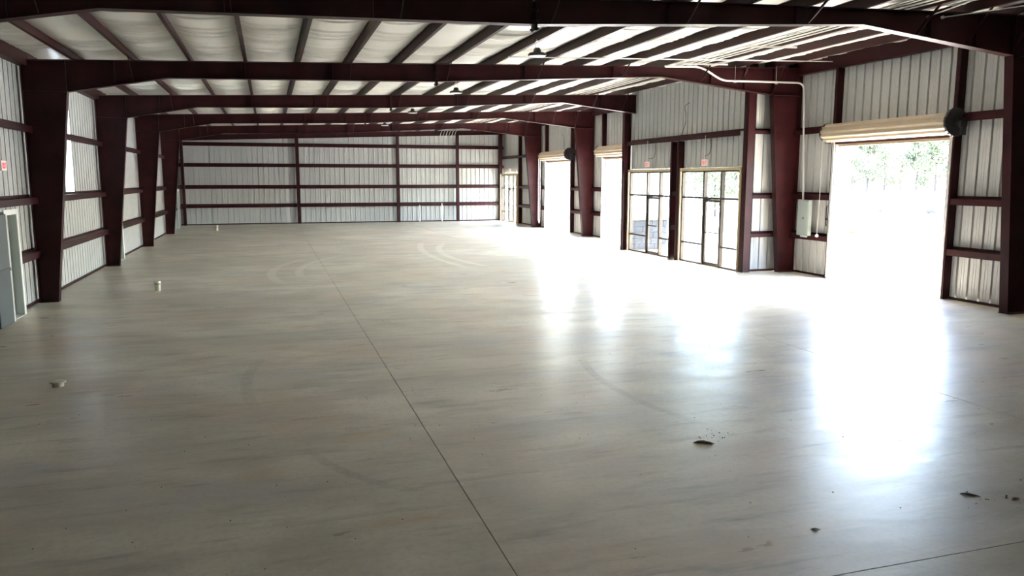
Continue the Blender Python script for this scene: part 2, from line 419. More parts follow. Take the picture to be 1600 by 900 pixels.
# end wall
wall_far = struct(empty('wall_far'), 'far end wall of white ribbed sheets divided by red girts and posts')
sheeting(wall_far, 'x', YE, 1, XL, XR, [], lambda x: zr(x), .02)
px = [1.74, 7.94, 11.86]
for x in px:
    channel(wall_far, x-.1, x+.1, YE-.32, YE-.205, .002, zt(x)-.3, 'post', 'y-')
pe = [XL+.06]+px+[XR-.06]
for a, b in zip(pe, pe[1:]):
    for z in (1.12, 2.26, 3.56, 4.8): girt(wall_far, 'x', YE, -1, a, b, z, .2, .17)
MB().box(XL, XR, YE-.05, YE-.002, .002, .07).build('base_angle', 'red_steel', wall_far)
channel(wall_far, XR-.42, XR-.2, YE-.4, YE-.12, .002, zt(XR)-.1, 'corner_post', 'y-')
channel(wall_far, XL+.2, XL+.36, YE-.4, YE-.12, .002, zt(XL)-.1, 'corner_post', 'y-')
mb = MB(); pts = [(XL+.01, YE-.205, zt(XL)-.34), (XR-.01, YE-.205, zt(XR)-.30), (XR-.01, YE-.205, zt(XR)), (XL+.01, YE-.205, zt(XL))]
mb.prism(pts, (0, .01, 0)); mb.prism([(p[0], YE-.32, p[2]) for p in (pts[0], pts[1])]+[(p[0], YE-.32, p[2]+.012) for p in (pts[1], pts[0])], (0, .115, 0))
mb.build('end_rafter', 'red_steel', wall_far)
# wall behind the camera
wall_near = struct(empty('wall_near'), 'near end wall behind the camera')
sheeting(wall_near, 'x', Y0, -1, XL, XR, [], lambda x: zr(x), .02)

# ------------------------------------------------------------------ ceiling: purlins and insulation between them
ceiling = struct(empty('ceiling'), 'white vinyl-faced insulation over dark red purlins')
PU = [-4.05+1.207*k for k in range(16)]
def purlin_mesh(length):
    t = .01; mb = MB()
    mb.box(-.005, .005, 0, length, 0, .2).box(-.005, .07, 0, length, 0, t).box(-.07, .005, 0, length, .2-t, .2).box(.062, .07, 0, length, 0, .022)
    return mb.mesh('purlin', 'red_steel')
pm = {}
for a, b in bays:
    L_ = round(b-a, 3)
    if L_ not in pm: pm[L_] = purlin_mesh(L_)
    for x in PU: link('purlin', pm[L_], ceiling, (x, a, zt(x)+.002))
edges = [XL]+PU+[XR]
def blanket(wd, ln, seed):
    rnd = random.Random(seed); nx = 7; mb = MB()
    rows = [(k/36*ln, rnd.gauss(0, .006)) for k in range(37)]
    for k in range(20):
        y = rnd.uniform(.1, ln-.1); d = rnd.choice((.012, .018, .03, .045)); q = rnd.uniform(.008, .02)
        rows = [r for r in rows if abs(r[0]-y) > .03]+[(y-q, .004), (y, -d), (y+q, .002)]
    rows.sort(); n = len(rows)
    for j, (y, wz) in enumerate(rows):
        for i in range(nx+1):
            u = i/nx; e = math.sin(math.pi*u)
            mb.v.append(((u-.5)*wd, min(ln, max(0, y+.02*math.sin(u*4+seed+j*.3)*(0 < j < n-1))), -.085*e**.55+wz*e**.5+.0325*(u-.5)*wd))
    for j in range(n-1):
        for i in range(nx):
            a = j*(nx+1)+i; mb.f.append((a, a+1, a+nx+2, a+nx+1))
    return mb.mesh('insulation_blanket', 'vinyl', 80)
bm_ = {}
random.seed(9)
for (a, b) in bays:
    for i, (x0, x1) in enumerate(zip(edges, edges[1:])):
        key = (round(x1-x0, 3), round(b-a, 3), random.randrange(4))
        if key not in bm_: bm_[key] = blanket(x1-x0, b-a, key[2]*7+1)
        xc = (x0+x1)/2; link('insulation_blanket', bm_[key], ceiling, (xc, a, zr(xc)+.002))
mb = MB(); mb.prism([(XL-.1, Y0-.05, zr(XL)+.03), (XR+.15, Y0-.05, zr(XR)+.035), (XR+.15, Y0-.05, zr(XR)+.08), (XL-.1, Y0-.05, zr(XL)+.08)], (0, YE-Y0+.12, 0))
mb.build('roof_deck', 'deck', ceiling)
for nm, x in (('left', XL), ('right', XR)):
    MB().box(x-.045, x+.045, Y0, YE, zr(x)-.02, zr(x)+.07).build('eave_trim', 'panel_white', ceiling)

# ------------------------------------------------------------------ portal frames
KL, KR = (-4.17, 4.67), (14.05, 5.18)          # inner corner of each knee (x, z)
COLL, COLR = -5.05, 15.03
ORD = ['nearest', 'second', 'third', 'fourth', 'fifth']
def col_side(k, left):
    y = F[k]
    xo, xb, (xk, zk) = (COLL, -4.66, KL) if left else (COLR, 14.50, KR)
    top = zt(xo)
    s = 1 if left else -1
    e = empty('steel_column', ((xo+xb)/2, y, 0)); ox = e.location.x
    def B(mb, nm):
        mb.v = [(v[0]-ox, v[1]-y, v[2]) for v in mb.v]; return mb.build(nm, 'red_steel', e)
    B(MB().prism([(xo, y-.005, .02), (xb, y-.005, .02), (xk, y-.005, zk), (xk, y-.005, zt(xk)), (xo, y-.005, top)], (0, .01, 0)), 'web')
    B(MB().box(min(xo, xo+s*.012), max(xo, xo+s*.012), y-.1, y+.1, .02, top), 'outer_flange')
    B(MB().prism([(xb, y-.1, .02), (xk, y-.1, zk), (xk-s*.014, y-.1, zk), (xb-s*.014, y-.1, .02)], (0, .2, 0)), 'inner_flange')
    B(MB().box(min(xk, xk-s*.016), max(xk, xk-s*.016), y-.1, y+.1, zk-.06, zt(xk)), 'knee_plate')
    B(MB().prism([(xo, y-.1, top), (xk, y-.1, zt(xk)), (xk, y-.1, zt(xk)-.014), (xo, y-.1, top-.014)], (0, .2, 0)), 'cap_plate')
    B(MB().prism([(xo, y-.09, zk), (xk, y-.09, zk), (xk, y-.09, zk+.012), (xo, y-.09, zk+.012)], (0, .18, 0)), 'stiffener')
    B(MB().box(min(xo, xb)-.0, max(xo, xb)+.0, y-.12, y+.12, .0, .02), 'base_plate')
    return e
for k in range(1, 6):
    if k > 1:
        tag(col_side(k, True), {2: 'near-black tapered steel column by the white door frame', 3: 'near-black tapered steel column just past the bright wall panel', 4: 'dark tapered steel column on the plain wall, third from the white door frame', 5: 'dark tapered steel column on the plain wall, nearest the far end wall'}[k], 'column', 'tapered columns along the wall without big doors')
    if k != 3:
        tag(col_side(k, False), {1: 'dark red tapered steel column at the right edge of the picture', 2: 'dark red tapered steel column between the electrical box and the bright return wall', 4: 'reddish tapered steel column between the two smaller roll-up doors', 5: 'reddish tapered steel column beside the far glazed entrance'}[k], 'column', 'tapered columns along the wall with the doors')
e = empty('steel_column', (XS-.16, 27.80, 0))
MB().box(-.15, .14, -.005, .005, .02, 5.28).build('web', 'red_steel', e)
for x in (-.15, .128): MB().box(x, x+.012, -.1, .1, .02, 5.28).build('flange', 'red_steel', e)
MB().box(-.18, .17, -.13, .13, 0, .02).build('base_plate', 'red_steel', e)
MB().box(-.16, .14, -.12, .12, 5.28, 5.30).build('cap_plate', 'red_steel', e)
tag(e, 'straight dark steel column at the far corner of the entrance wall', 'column')
def bot(x):
    P = [KL, (-2.1, 5.05), (4.15, 5.20), (10.45, 5.555), KR]
    for (a, b) in zip(P, P[1:]):
        if a[0] <= x <= b[0]: return a[1]+(b[1]-a[1])*(x-a[0])/(b[0]-a[0])
    return 5.2
BR = [1, 3, 5, 7, 9, 11, 13, 14, 15]
BOLT = MB().lathe([(.018, 4.10), (.018, 4.20)], 6, (0, 0, 0), 'x').mesh('bolt', 'black')
def rafter(k):
    y = F[k]; e = empty('roof_rafter', (0, y, 0))
    P = [KL, (-2.1, 5.05), (4.15, 5.20), (10.45, 5.555), KR]
    if k == 3: P[-1] = (XS-.02, bot(XS-.02))
    x0, x1 = KL[0]+.002, P[-1][0]-.002
    MB().prism([(x, -.005, z) for x, z in P]+[(x1, -.005, zt(x1)), (x0, -.005, zt(x0))], (0, .01, 0)).build('web', 'red_steel', e)
    MB().prism([(x0, -.1, zt(x0)-.013), (x1, -.1, zt(x1)-.013), (x1, -.1, zt(x1)), (x0, -.1, zt(x0))], (0, .2, 0)).build('top_flange', 'red_steel', e)
    for (a, b) in zip(P, P[1:]):
        MB().prism([(a[0], -.1, a[1]), (b[0], -.1, b[1]), (b[0], -.1, b[1]+.014), (a[0], -.1, a[1]+.014)], (0, .2, 0)).build('bottom_flange', 'red_steel', e)
    for s in (-1, 1):
        MB().box(4.15+s*.011-.009, 4.15+s*.011+.009, -.1, .1, 5.10, zt(4.15)-.014).build('splice_plate', 'red_steel', e)
    for zz in (5.14, 5.26, 5.42, 5.56):
        for yy in (-.065, .065): link('bolt', BOLT, e, (0, yy, zz))
    for xx in (-3.2, -.5, 1.6, 6.5, 9.0, 12.0, 13.1):
        MB().box(xx-.004, xx+.004, -.08, .08, bot(xx)+.014, zt(xx)-.014).build('stiffener', 'red_steel', e)
    for i in BR:
        x = PU[i]+.02
        if i == 15 and k == 3: continue
        x = min(x, KR[0]-.05)
        MB().bar((x, -.06, bot(x)+.02), (x, -.62, zt(x)+.03), .05, .012, (1, 0, 0)).build('flange_brace', 'red_steel', e)
    tag(e, {1: 'dark steel roof rafter nearest the camera, crossing the top of the picture', 2: 'dark red steel roof rafter second from the camera', 3: 'dark red steel roof rafter third from the camera, ending at the entrance wall', 4: 'dark red steel roof rafter fourth from the camera', 5: 'dark red steel roof rafter fifth from the camera, before the end wall'}[k], 'rafter', 'steel rafters under the roof')
for k in range(1, 6): rafter(k)

# ------------------------------------------------------------------ translucent wall light and the personnel doors in the left wall
window_1 = struct(empty('window_1', (XL, (WIN[0]+WIN[1])/2, WIN[2])), 'bright translucent wall light panel behind a column')
ww = sheet(None, 'y', XL, -1, WIN[0], WIN[1], WIN[2], WIN[3], .15, 'fibreglass', 'pane')
ww.parent = window_1; ww.matrix_parent_inverse = Matrix.Translation(window_1.location).inverted()
def walk_door(n, d, handle=True):
    y0, y1 = d; e = struct(empty('door_%d' % n, (XL, y0, 0)), {1: 'white personnel door in a deep white frame by the nearest dark column', 2: 'white personnel door mostly hidden by the third column', 3: 'white personnel door frame near the far corner'}[n])
    w_ = y1-y0; h = 2.12; xi = .235
    for a in (0, w_-.05):
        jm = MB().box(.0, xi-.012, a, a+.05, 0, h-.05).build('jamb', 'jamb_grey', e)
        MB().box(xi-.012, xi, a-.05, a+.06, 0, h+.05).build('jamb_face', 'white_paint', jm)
    hd = MB().box(.0, xi-.012, 0, w_, h-.05, h).build('head', 'white_paint', e)
    MB().box(xi-.012, xi, .06, w_-.06, h-.055, h+.05).build('head_face', 'white_paint', hd)
    lf = MB().box(.01, .055, .055, w_-.055, .012, h-.055).build('leaf', 'white_paint', e)
    MB().lathe([(.03, .055), (.03, .065), (.012, .067), (.012, .10), (.03, .104), (.03, .13)], 12, (0, .13, 1.0), 'x').build('knob', 'galv', lf)
    MB().box(.0, xi, .05, w_-.05, 0.0, .012).build('threshold', 'galv', e)
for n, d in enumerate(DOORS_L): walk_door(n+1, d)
e = empty('door_leaf', (-4.858, 16.70, 0))
MB().box(-.022, .022, -.43, .36, .006, 2.1).build('panel', 'bluegrey', e)
MB().box(-.024, .026, .36, .42, .004, 2.1).build('edge_stile', 'white_paint', e)
MB().box(.022, .05, -.40, .33, 1.02, 1.08).build('push_bar', 'gear_steel', e)
tag(e, 'blue-grey steel door leaf standing against the wall beside the white door frame', 'door leaf')

# ------------------------------------------------------------------ glazed storefronts
def storefront(x, y0, y1, m1, m2, label):
    """m1<m2 the two mullions; door leaf between them; inner face towards -X"""
    e = empty('storefront', (x, y0, 0)); H = 3.10; d = .06
    def part(nm, a, b, z0, z1, m='bronze', p=e, x0=-d, x1=d):
        return MB().box(x0, x1, a-y0, b-y0, z0, z1).build(nm, m, p)
    part('jamb_trim', y1-.055, y1+.03, 0, H+.03, 'tan_trim', e, -.13, d)
    part('jamb_trim', y0-.02, y0+.03, 0, H+.03, 'tan_trim', e, -.10, d)
    part('head_trim', y0+.03, y1-.055, H-.06, H+.03, 'tan_trim', e, -.13, d)
    a, b = y0+.03, y1-.055; H -= .06
    for yy in (a, b-.05): part('frame_jamb', yy, yy+.05, 0, H)
    part('frame_head', a+.05, b-.05, H-.05, H)
    for yy in (m1, m2): part('mullion', yy-.042, yy+.042, 0, H-.05)
    for (p, q) in ((a+.05, m1-.042), (m2+.042, b-.05)):
        part('transom_bar', p, q, 2.14, 2.20); part('rail', p, q, .63, .69); part('sill', p, q, 0, .06)
        for z0, z1 in ((.06, .63), (.69, 2.14), (2.20, H-.05)): part('pane', p, q, z0, z1, 'glass', e, -.004, .004)
    part('transom_bar', m1+.042, m2-.042, 2.13, 2.20)
    part('pane', m1+.042, m2-.042, 2.20, H-.05, 'glass', e, -.004, .004)
    lf = empty('door', (0, 0, 0)); lf.parent = e
    p, q = m1+.046, m2-.046
    for yy in (p, q-.06): part('stile', yy, yy+.06, .012, 2.12, 'bronze', lf, -.03, .03)
    for z0, z1 in ((.012, .12), (1.05, 1.09), (2.05, 2.12)): part('rail', p+.06, q-.06, z0, z1, 'bronze', lf, -.03, .03)
    for z0, z1 in ((.12, 1.05), (1.09, 2.05)): part('pane', p+.06, q-.06, z0, z1, 'glass', lf, -.004, .004)
    mb = MB().box(-.10, -.03, q-.38-y0, q-.12-y0, 2.12, 2.18); mb.bar((-.08, q-.3-y0, 2.125), (-.16, q-.62-y0, 2.12), .025, .012)
    mb.build('closer', 'gear_steel', lf)
    MB().tube([(-.03, p+.03-y0, .95), (-.08, p+.03-y0, .95), (-.08, p+.03-y0, 1.25), (-.03, p+.03-y0, 1.25)], .012, 8).build('pull_handle', 'galv', lf)
    MB().box(-.06, .06, m1+.042-y0, m2-.042-y0, 0, .01).build('threshold', 'galv', e)
    return tag(e, label, 'storefront', 'glazed entrances in bronze frames')
storefront(XS-.03, *S2, 21.18, 22.20, 'glazed bronze-framed entrance nearest the bright return wall')
storefront(XS-.03, *S1, 25.16, 26.15, 'glazed bronze-framed entrance with the grey stone wainscot showing through its lower panes')
storefront(XR-.24, *SE, 47.32, 48.28, 'small far glazed entrance in the corner by the end wall')

# ------------------------------------------------------------------ roll-up doors
def rollup(y0, y1, label, chain=True):
    e = empty('roll_up_door', (XR-.2, (y0+y1)/2, 0)); w2 = (y1-y0)/2; ox, oy = e.location.x, e.location.y
    n = 22; r0 = .235; zc = 4.02; xc = -.14; mb = MB(); N_ = 88
    prof = []
    for j in range(N_):
        t = 2*math.pi*j/N_; r = r0+.016*math.copysign(abs(math.sin(n/2*t))**.5, math.sin(n/2*t)); prof.append((xc+r*math.cos(t), zc+r*math.sin(t)))
    L2 = w2+.14
    mb.prism([(x, -L2, z) for x, z in prof], (0, 2*L2, 0)); mb.build('curtain_roll', 'curtain', e, 50)
    # the last turn hangs down to the head
    cr = MB(); z = 4.0; k = 0
    pts = [(xc+r0*.97, 4.02), (xc+r0*.99, 3.90), (xc+r0*.96, 3.84), (xc+r0*.99, 3.78), (xc+r0*.96, 3.72)]
    cr.prism([(x, -w2, q) for x, q in pts]+[(x+.012, -w2, q) for x, q in reversed(pts)], (0, 2*w2, 0)); cr.build('curtain_slats', 'curtain', e)
    MB().box(xc+r0*.88, xc+r0*1.12, -w2+.01, w2-.01, 3.655, 3.72).build('bottom_bar', 'tan_trim', e)
    for s in (-1, 1):
        yy = s*w2
        g = MB().box(.02, .12, min(yy, yy-s*.05), max(yy, yy-s*.05), .003, 3.75)
        g.box(-.02, .02, min(yy-s*.01, yy+s*.07), max(yy-s*.01, yy+s*.07), .003, 3.8); g.build('guide_track', 'galv', e)
        MB().lathe([(.25, s*(L2+.001)), (.262, s*(L2+.012)), (.262, s*(L2+.03)), (.20, s*(L2+.035))], 28, (xc, 0, zc), 'y').build('end_disc', 'black', e, 40)
        MB().box(xc-.05, .0, yy+s*.15, yy+s*.175, 3.74, 4.22).build('bracket', 'gear_steel', e)
    # chain hoist on the near end
    h = MB().lathe([(.06, -L2-.03), (.30, -L2-.04), (.315, -L2-.06), (.315, -L2-.12), (.29, -L2-.14), (.07, -L2-.145), (.07, -L2-.22), (.02, -L2-.22)], 32, (xc, 0, zc+.02), 'y'); hz = h.build('hoist_wheel', 'black', e, 40)
    tb = MB()
    for j in range(20):
        t = 2*math.pi*j/20; tb.box(xc+.318*math.cos(t)-.012, xc+.318*math.cos(t)+.012, -L2-.105, -L2-.075, zc+.02+.318*math.sin(t)-.012, zc+.02+.318*math.sin(t)+.012)
    tb.build('sprocket_teeth', 'gear_steel', hz)
    MB().box(xc+.02, .02, -L2-.24, -L2-.20, 3.75, 4.12).build('hoist_bracket', 'gear_steel', e)
    MB().box(xc-.06, xc+.06, -L2-.30, -L2-.22, 3.92, 4.06).build('gear_box', 'gear_steel', e)
    if chain:
        pts = [(xc-.20, L2+.05, 3.95), (xc-.20, L2+.05, 2.2), (xc-.19, L2+.07, .45), (xc-.14, L2+.09, .28), (xc-.09, L2+.11, .45), (xc-.08, L2+.13, 2.2), (xc-.08, L2+.13, 3.95)]
        MB().tube(pts, .011, 6).build('hand_chain', 'white_paint', e)
    return tag(e, label, 'roll-up door', 'beige roll-up doors wound open')
rollup(*DA, 'large beige roll-up door rolled open above the biggest bright doorway', False)
rollup(*DC, 'beige roll-up door partly hidden behind the entrance wall', False)
rollup(*DD, 'farthest beige roll-up door, rolled open before the far glazed entrance', True)

# ------------------------------------------------------------------ electrical: panel, conduits, exit signs, lights
e = empty('electrical_panel', (XR-.21, 18.99, 1.15))
MB().box(-.12, 0, -.24, .24, 0, 1.02).build('enclosure', 'box_grey', e)
dr = MB().box(-.132, -.12, -.21, .21, .04, .98).build('cover', 'box_grey', e)
MB().box(-.142, -.132, -.06, -.02, .48, .53).build('latch', 'black', dr)
MB().box(-.10, -.04, -.14, .10, -.05, 0).build('hub', 'galv', e)
tag(e, 'grey electrical panel box on the girts beside the large doorway', 'electrical box')
e = empty('disconnect_lever', (XR-.04, 18.33, 1.45))
MB().tube([(0, 0, 0), (-.02, 0, .1), (-.02, 0, .5), (0, 0, .58)], .014, 8).build('rod', 'black', e)
MB().lathe([(.03, -.03), (.03, .03)], 10, (-.01, 0, .2), 'z').build('knob', 'black', e)
tag(e, 'thin black pull rod on the ribbed wall beside the electrical panel', 'rod')
pc = MB().tube([(XR-.24, 18.42, 4.05), (XR-.24, 18.42, 2.0), (XR-.25, 18.44, 1.22)], .006, 6).build('pull_cord', 'plastic_white')
tag(pc, 'thin white cord hanging from the large roll-up door to a small weight', 'cord')
MB().lathe([(.0, -.05), (.045, -.03), (.05, .01), (.02, .05)], 12, (XR-.25, 18.44, 1.18)).build('weight', 'plastic_white', pc)

def smooth_path(pts, r, n=5):
    pts = [Vector(p) for p in pts]; out = [pts[0]]
    for a, b, c in zip(pts, pts[1:], pts[2:]):
        d0 = (a-b).normalized(); d1 = (c-b).normalized(); q = min(r, (a-b).length*.45, (c-b).length*.45)
        for k in range(n+1):
            t = k/n; out.append((b+d0*q)*(1-t)**2+b*2*t*(1-t)+(b+d1*q)*t**2)
    return out+[pts[-1]]
zq = lambda x: zt(x)-.035
tag(MB().tube(smooth_path([(10.4, 19.4, zq(10.4)), (11.5, 19.4, zq(11.5)), (12.19, 19.4, 5.49), (14.86, 19.36, 5.52), (14.84, 19.10, 2.17)], .22), .028, 10).build('conduit_pipe', 'conduit', None, True), 'thick pale conduit bending down the wall to the electrical panel', 'conduit')
hp = tag(MB().tube([(5.6, 18.25, zt(5.6)-.02), (10, 18.25, zt(10)-.02), (14.9, 18.25, zt(14.9)-.02)], .014, 8).build('conduit_pipe', 'conduit'), 'long thin pale conduit crossing under the purlins before the second rafter', 'conduit')
for x in (12.6, 13.95):
    tag(MB().tube([(x+.0, 19.4, zt(x)), (x, 19.4, 5.47)], .006, 6).box(x-.03, x+.03, 19.365, 19.435, 5.455, 5.475).build('hanger_rod', 'conduit'), 'thin rod holding up the thick conduit, nearer the wall' if x > 13 else 'thin rod holding up the thick conduit, nearer its bend', 'hanger')
for y, lb in ((16.1, 'pale metal strut under the purlins, nearer the camera'), (19.02, 'pale metal strut under the purlins just before the second rafter')):
    s = MB(); x0, x1 = 10.72, 12.10
    s.prism([(x0, y-.02, zt(x0)-.045), (x1, y-.02, zt(x1)-.045), (x1, y-.02, zt(x1)-.004), (x0, y-.02, zt(x0)-.004)], (0, .04, 0))
    tag(s.build('support_strut', 'conduit'), lb, 'strut')
for i in range(6):
    x = 10.82+i*.21; z = zt(x)+.02; endx = 10.68+i*.19
    y0 = (Y0+1, 8.0, 5.0, Y0+1, 10.0, Y0+1)[i]
    if i in (0, 4): x += .03
    tag(MB().tube(smooth_path([(x, y0, z), (x, 30, z), (x, 47.2, z), (endx, 49.3, z-.06), (endx-.06, 49.7, z-.5)], .2), .013 if i % 2 else .017, 7).build('conduit_pipe', 'conduit', None, True),
        ['first', 'second', 'third', 'fourth', 'fifth', 'sixth'][i]+' pale conduit in the bundle under the roof, counted from the middle of the hall', 'conduit', 'bundle of conduits running along the roof')
for i, (x, z) in enumerate(((9.3, 1.0), (10.78, 1.08))):
    tag(MB().tube([(x, YE-.34, .03), (x, YE-.34, z), (x, YE-.3, z+.1)], .028, 8).build('wall_conduit', 'conduit'), 'short pale conduit stub low on the end wall, '+('second' if i else 'first')+' from the middle post', 'conduit')

def exit_sign(loc, face, label, wire=True):
    """face: direction the sign faces: (-1) -X or +1"""
    e = empty('exit_sign', loc); s = face
    MB().box(*sorted((0, s*.05)), -.16, .16, -.10, .10).build('housing', 'plastic_white', e)
    f = s*.052
    def seg(mb, y0, y1, z0, z1): mb.box(*sorted((f, f+s*.004)), *sorted((y0, y1)), z0, z1)
    def dirn(u): return u*s        # reading left-to-right seen from the face
    for ch, u in (('E', -.10), ('X', -.035), ('I', .028), ('T', .085)):
        mb = MB(); h = .055; c = dirn
        if ch == 'E':
            seg(mb, c(u-.022), c(u-.010), -h, h)
            for z in (-h, -.006, h-.012): seg(mb, c(u-.010), c(u+.022), z, z+.012)
        elif ch == 'X':
            for q in (-1, 1):
                a, b = (f+s*.002, c(u-.022), -q*h), (f+s*.002, c(u+.022), q*h); mb.bar(a, b, .013, .004, (1, 0, 0))
        elif ch == 'I': seg(mb, c(u-.006), c(u+.006), -h, h)
        else:
            seg(mb, c(u-.006), c(u+.006), -h, h-.012); seg(mb, c(u-.026), c(u+.026), h-.012, h)
        mb.build('letter', 'exit_red', e)
    if wire:
        MB().tube([(s*.03, .02, .10), (s*.035, .015, .5), (s*.02, .02, .85)], .006, 6).build('feed_conduit', 'plastic_white', e)
    return tag(e, label, 'exit sign', 'red and white EXIT signs')
exit_sign((XS-.20, 21.95, 3.29), -1, 'EXIT sign over the glazed entrance nearest the return wall')
exit_sign((XS-.20, 25.9, 3.30), -1, 'EXIT sign over the glazed entrance with the stone wainscot behind')
exit_sign((XR-.003, 48.75, 3.34), -1, 'tiny EXIT sign over the far glazed entrance', False)
exit_sign((XL+.04, 17.95, 3.03), 1, 'EXIT sign on the plain wall above the white door frame')
for nm, pts, lb in (('hanging_wire', [(XS-.06, 23.3, 5.28), (XS-.07, 23.55, 5.22), (XS-.06, 23.62, 5.12), (XS-.07, 23.5, 4.95), (XS-.05, 23.55, 4.6), (XS-.21, 23.55, 4.2)], 'loose dark wire curling down the ribbed wall above both entrances'),
                    ('hanging_wire', [(XS-.21, 21.7, 4.03), (XS-.22, 21.62, 3.8), (XS-.2, 21.72, 3.55), (XS-.22, 21.95, 3.5)], 'loose dark wire beside the EXIT sign nearest the return wall'),
                    ('hanging_wire', [(XS-.21, 25.35, 4.03), (XS-.22, 25.3, 3.7), (XS-.2, 25.5, 3.5), (XS-.22, 25.8, 3.52)], 'loose dark wire beside the EXIT sign nearer the third rafter'),
                    ('hanging_wire', [(XR-.07, 39.2, 5.15), (XR-.06, 39.0, 5.0), (XR-.07, 38.9, 4.8), (XR-.06, 38.92, 4.3)], 'loose dark wire on the wall above the farthest roll-up door')):
    tag(MB().tube(smooth_path(pts, .12, 4), .009, 6).build(nm, 'wire'), lb, 'wire')

def highbay(y, label):
    e = empty('pendant_light', (5.55, y, 5.36))
    MB().lathe([(.05, .16), (.075, .13), (.085, .07), (.17, .055), (.195, .03), (.195, .0), (.18, -.005)], 28).build('housing', 'black', e, 40)
    MB().lathe([(.175, -.006), (.17, -.014), (.05, -.018)], 28).build('lens', 'lens', e, 40)
    MB().tube([(-.035, 0, .15), (-.04, 0, .27), (.0, 0, .31), (.04, 0, .27), (.035, 0, .15)], .008, 6).build('hanger_loop', 'galv', e)
    MB().tube([(0, 0, .31), (-.02, 0, .34)], .006, 6).build('hook', 'galv', e)
    MB().tube(smooth_path([(-.03, .01, .30), (-.1, .01, .33), (-.08, .01, .4), (-.04, 0, .37)], .04), .006, 6).build('cord', 'wire', e)
    return tag(e, label, 'pendant light', 'black pendant lights hanging down the middle of the hall')
for y, lb in ((16.0, 'black round pendant light nearest the camera, before the second rafter'), (23.5, 'black round pendant light between the second and third rafters'), (31.0, 'black round pendant light between the third and fourth rafters'), (38.7, 'farthest small black pendant light, before the fifth rafter')): highbay(y, lb)

for a, b, lb in (((12.28, F[1]-.02, 5.80), (14.7, 8.4, 5.93), 'thin bracing rod running from the nearest rafter towards the door wall'), ((11.93, F[1]-.02, 5.79), (10.5, 6.6, 5.80), 'thin bracing rod running from the nearest rafter towards the camera')):
    r = MB().tube([a, b], .011, 6); r.lathe([(.03, -.02), (.03, .02)], 10, (a[0], a[1]-.03, a[2]), 'y')
    tag(r.build('bracing_rod', 'conduit'), lb, 'rod')

# ------------------------------------------------------------------ things on the floor
def stub(loc, h, r, label, cap):
    e = empty('pipe_stub', loc)
    MB().lathe([(r*.86, 0), (r*.86, h*.62), (r*.95, h*.63), (r*.95, h*.66)], 24).build('pipe', 'pvc', e, 40)
    if cap: MB().lathe([(r*.9, h*.66), (r*1.18, h*.70), (r*1.2, h*.9), (r*1.05, h), (r*.3, h*1.04)], 24).build('cap', 'pvc', e, 40)
    else:
        MB().lathe([(r*.9, h*.66), (r*.88, h*.78)], 24).build('stained_band', 'pvc_stain', e, 40)
        MB().lathe([(r*1.0, h*.78), (r*1.02, h*.95), (r*.9, h), (r*.3, h*1.01)], 24).build('cap', 'pvc', e, 40)
    return tag(e, label, 'pipe stub', 'white pipe stubs in the floor')
stub((-2.82, 11.5, 0), .075, .082, 'low capped white pipe stub in the floor nearest the camera', True)
stub((-2.75, 20.87, 0), .25, .075, 'upright white pipe stub with a dark stained band', False)
stub((-2.76, 44.5, 0), .28, .085, 'small upright white pipe stub close to the far end wall', False)
def clod(name, loc, L_, W_, H_, ang, seed, label, m='bark', cat='debris'):
    rnd = random.Random(seed); mb = MB(); nu, nv = 10, 8
    for i in range(nu+1):
        t = i/nu; r = max(.04, math.sin(math.pi*min(.98, max(.02, t)))**.7)*(1-.45*t)
        for j in range(nv):
            a = 2*math.pi*j/nv; q = r*rnd.uniform(.8, 1.15)
            mb.v.append(((t-.5)*L_, math.cos(a)*W_/2*q+.02*math.sin(t*5)*L_, max(0, (math.sin(a)*q*.5+.5*r)*H_)))
    for i in range(nu):
        for j in range(nv):
            l = (j+1) % nv; mb.f.append((i*nv+j, i*nv+l, (i+1)*nv+l, (i+1)*nv+j))
    mb.f.append(tuple(range(nv))); mb.f.append(tuple(nu*nv+j for j in range(nv)))
    o = mb.build(name, m, None, 50); o.location = loc; o.rotation_euler.z = ang
    return tag(o, label, cat)
clod('bark_chunk', (4.29, 6.92, .001), .22, .07, .035, R(-22), 1, 'dark brown bark chunk lying on the bright floor')
clod('bark_chunk', (5.82, 5.02, .001), .16, .035, .02, R(-40), 2, 'thin dark bark sliver lower down at the right, off the saw cut')
clod('bark_chunk', (6.12, 4.83, .001), .09, .04, .02, R(5), 3, 'small dark crumb of bark at the right edge of the floor')
clod('bark_chunk', (4.06, 4.86, .001), .08, .025, .012, R(-20), 5, 'small reddish bark splinter near the front saw cut')
clod('grit_lump', (3.28, 19.95, .001), .16, .10, .03, R(10), 6, 'pale grit lump on the mid floor beside the long saw cut', 'pale_grit')
clod('grit_lump', (4.98, 21.52, .001), .18, .11, .04, R(30), 7, 'pale grit lump on the mid floor farther from the camera', 'pale_grit')
rnd = random.Random(3); mb = MB()
def crumb(x, y, s):
    mb.lathe([(s*.6, 0), (s, s*.4), (s*.5, s*.8)], 5, (x, y, .0005))
for k in range(16): crumb(4.45+rnd.gauss(.08, .12), 7.08+rnd.gauss(0, .07), rnd.uniform(.004, .011))
for k in range(9): crumb(5.85+rnd.gauss(.05, .1), 4.95+rnd.gauss(0, .08), rnd.uniform(.004, .009))
for k in range(150): crumb(rnd.uniform(-3.5, 9.5), rnd.uniform(4.0, 12), rnd.uniform(.003, .008))
tag(mb.build('dirt_crumbs', 'dirt'), 'dark dirt crumbs scattered over the concrete floor', 'dirt', None, 'stuff')

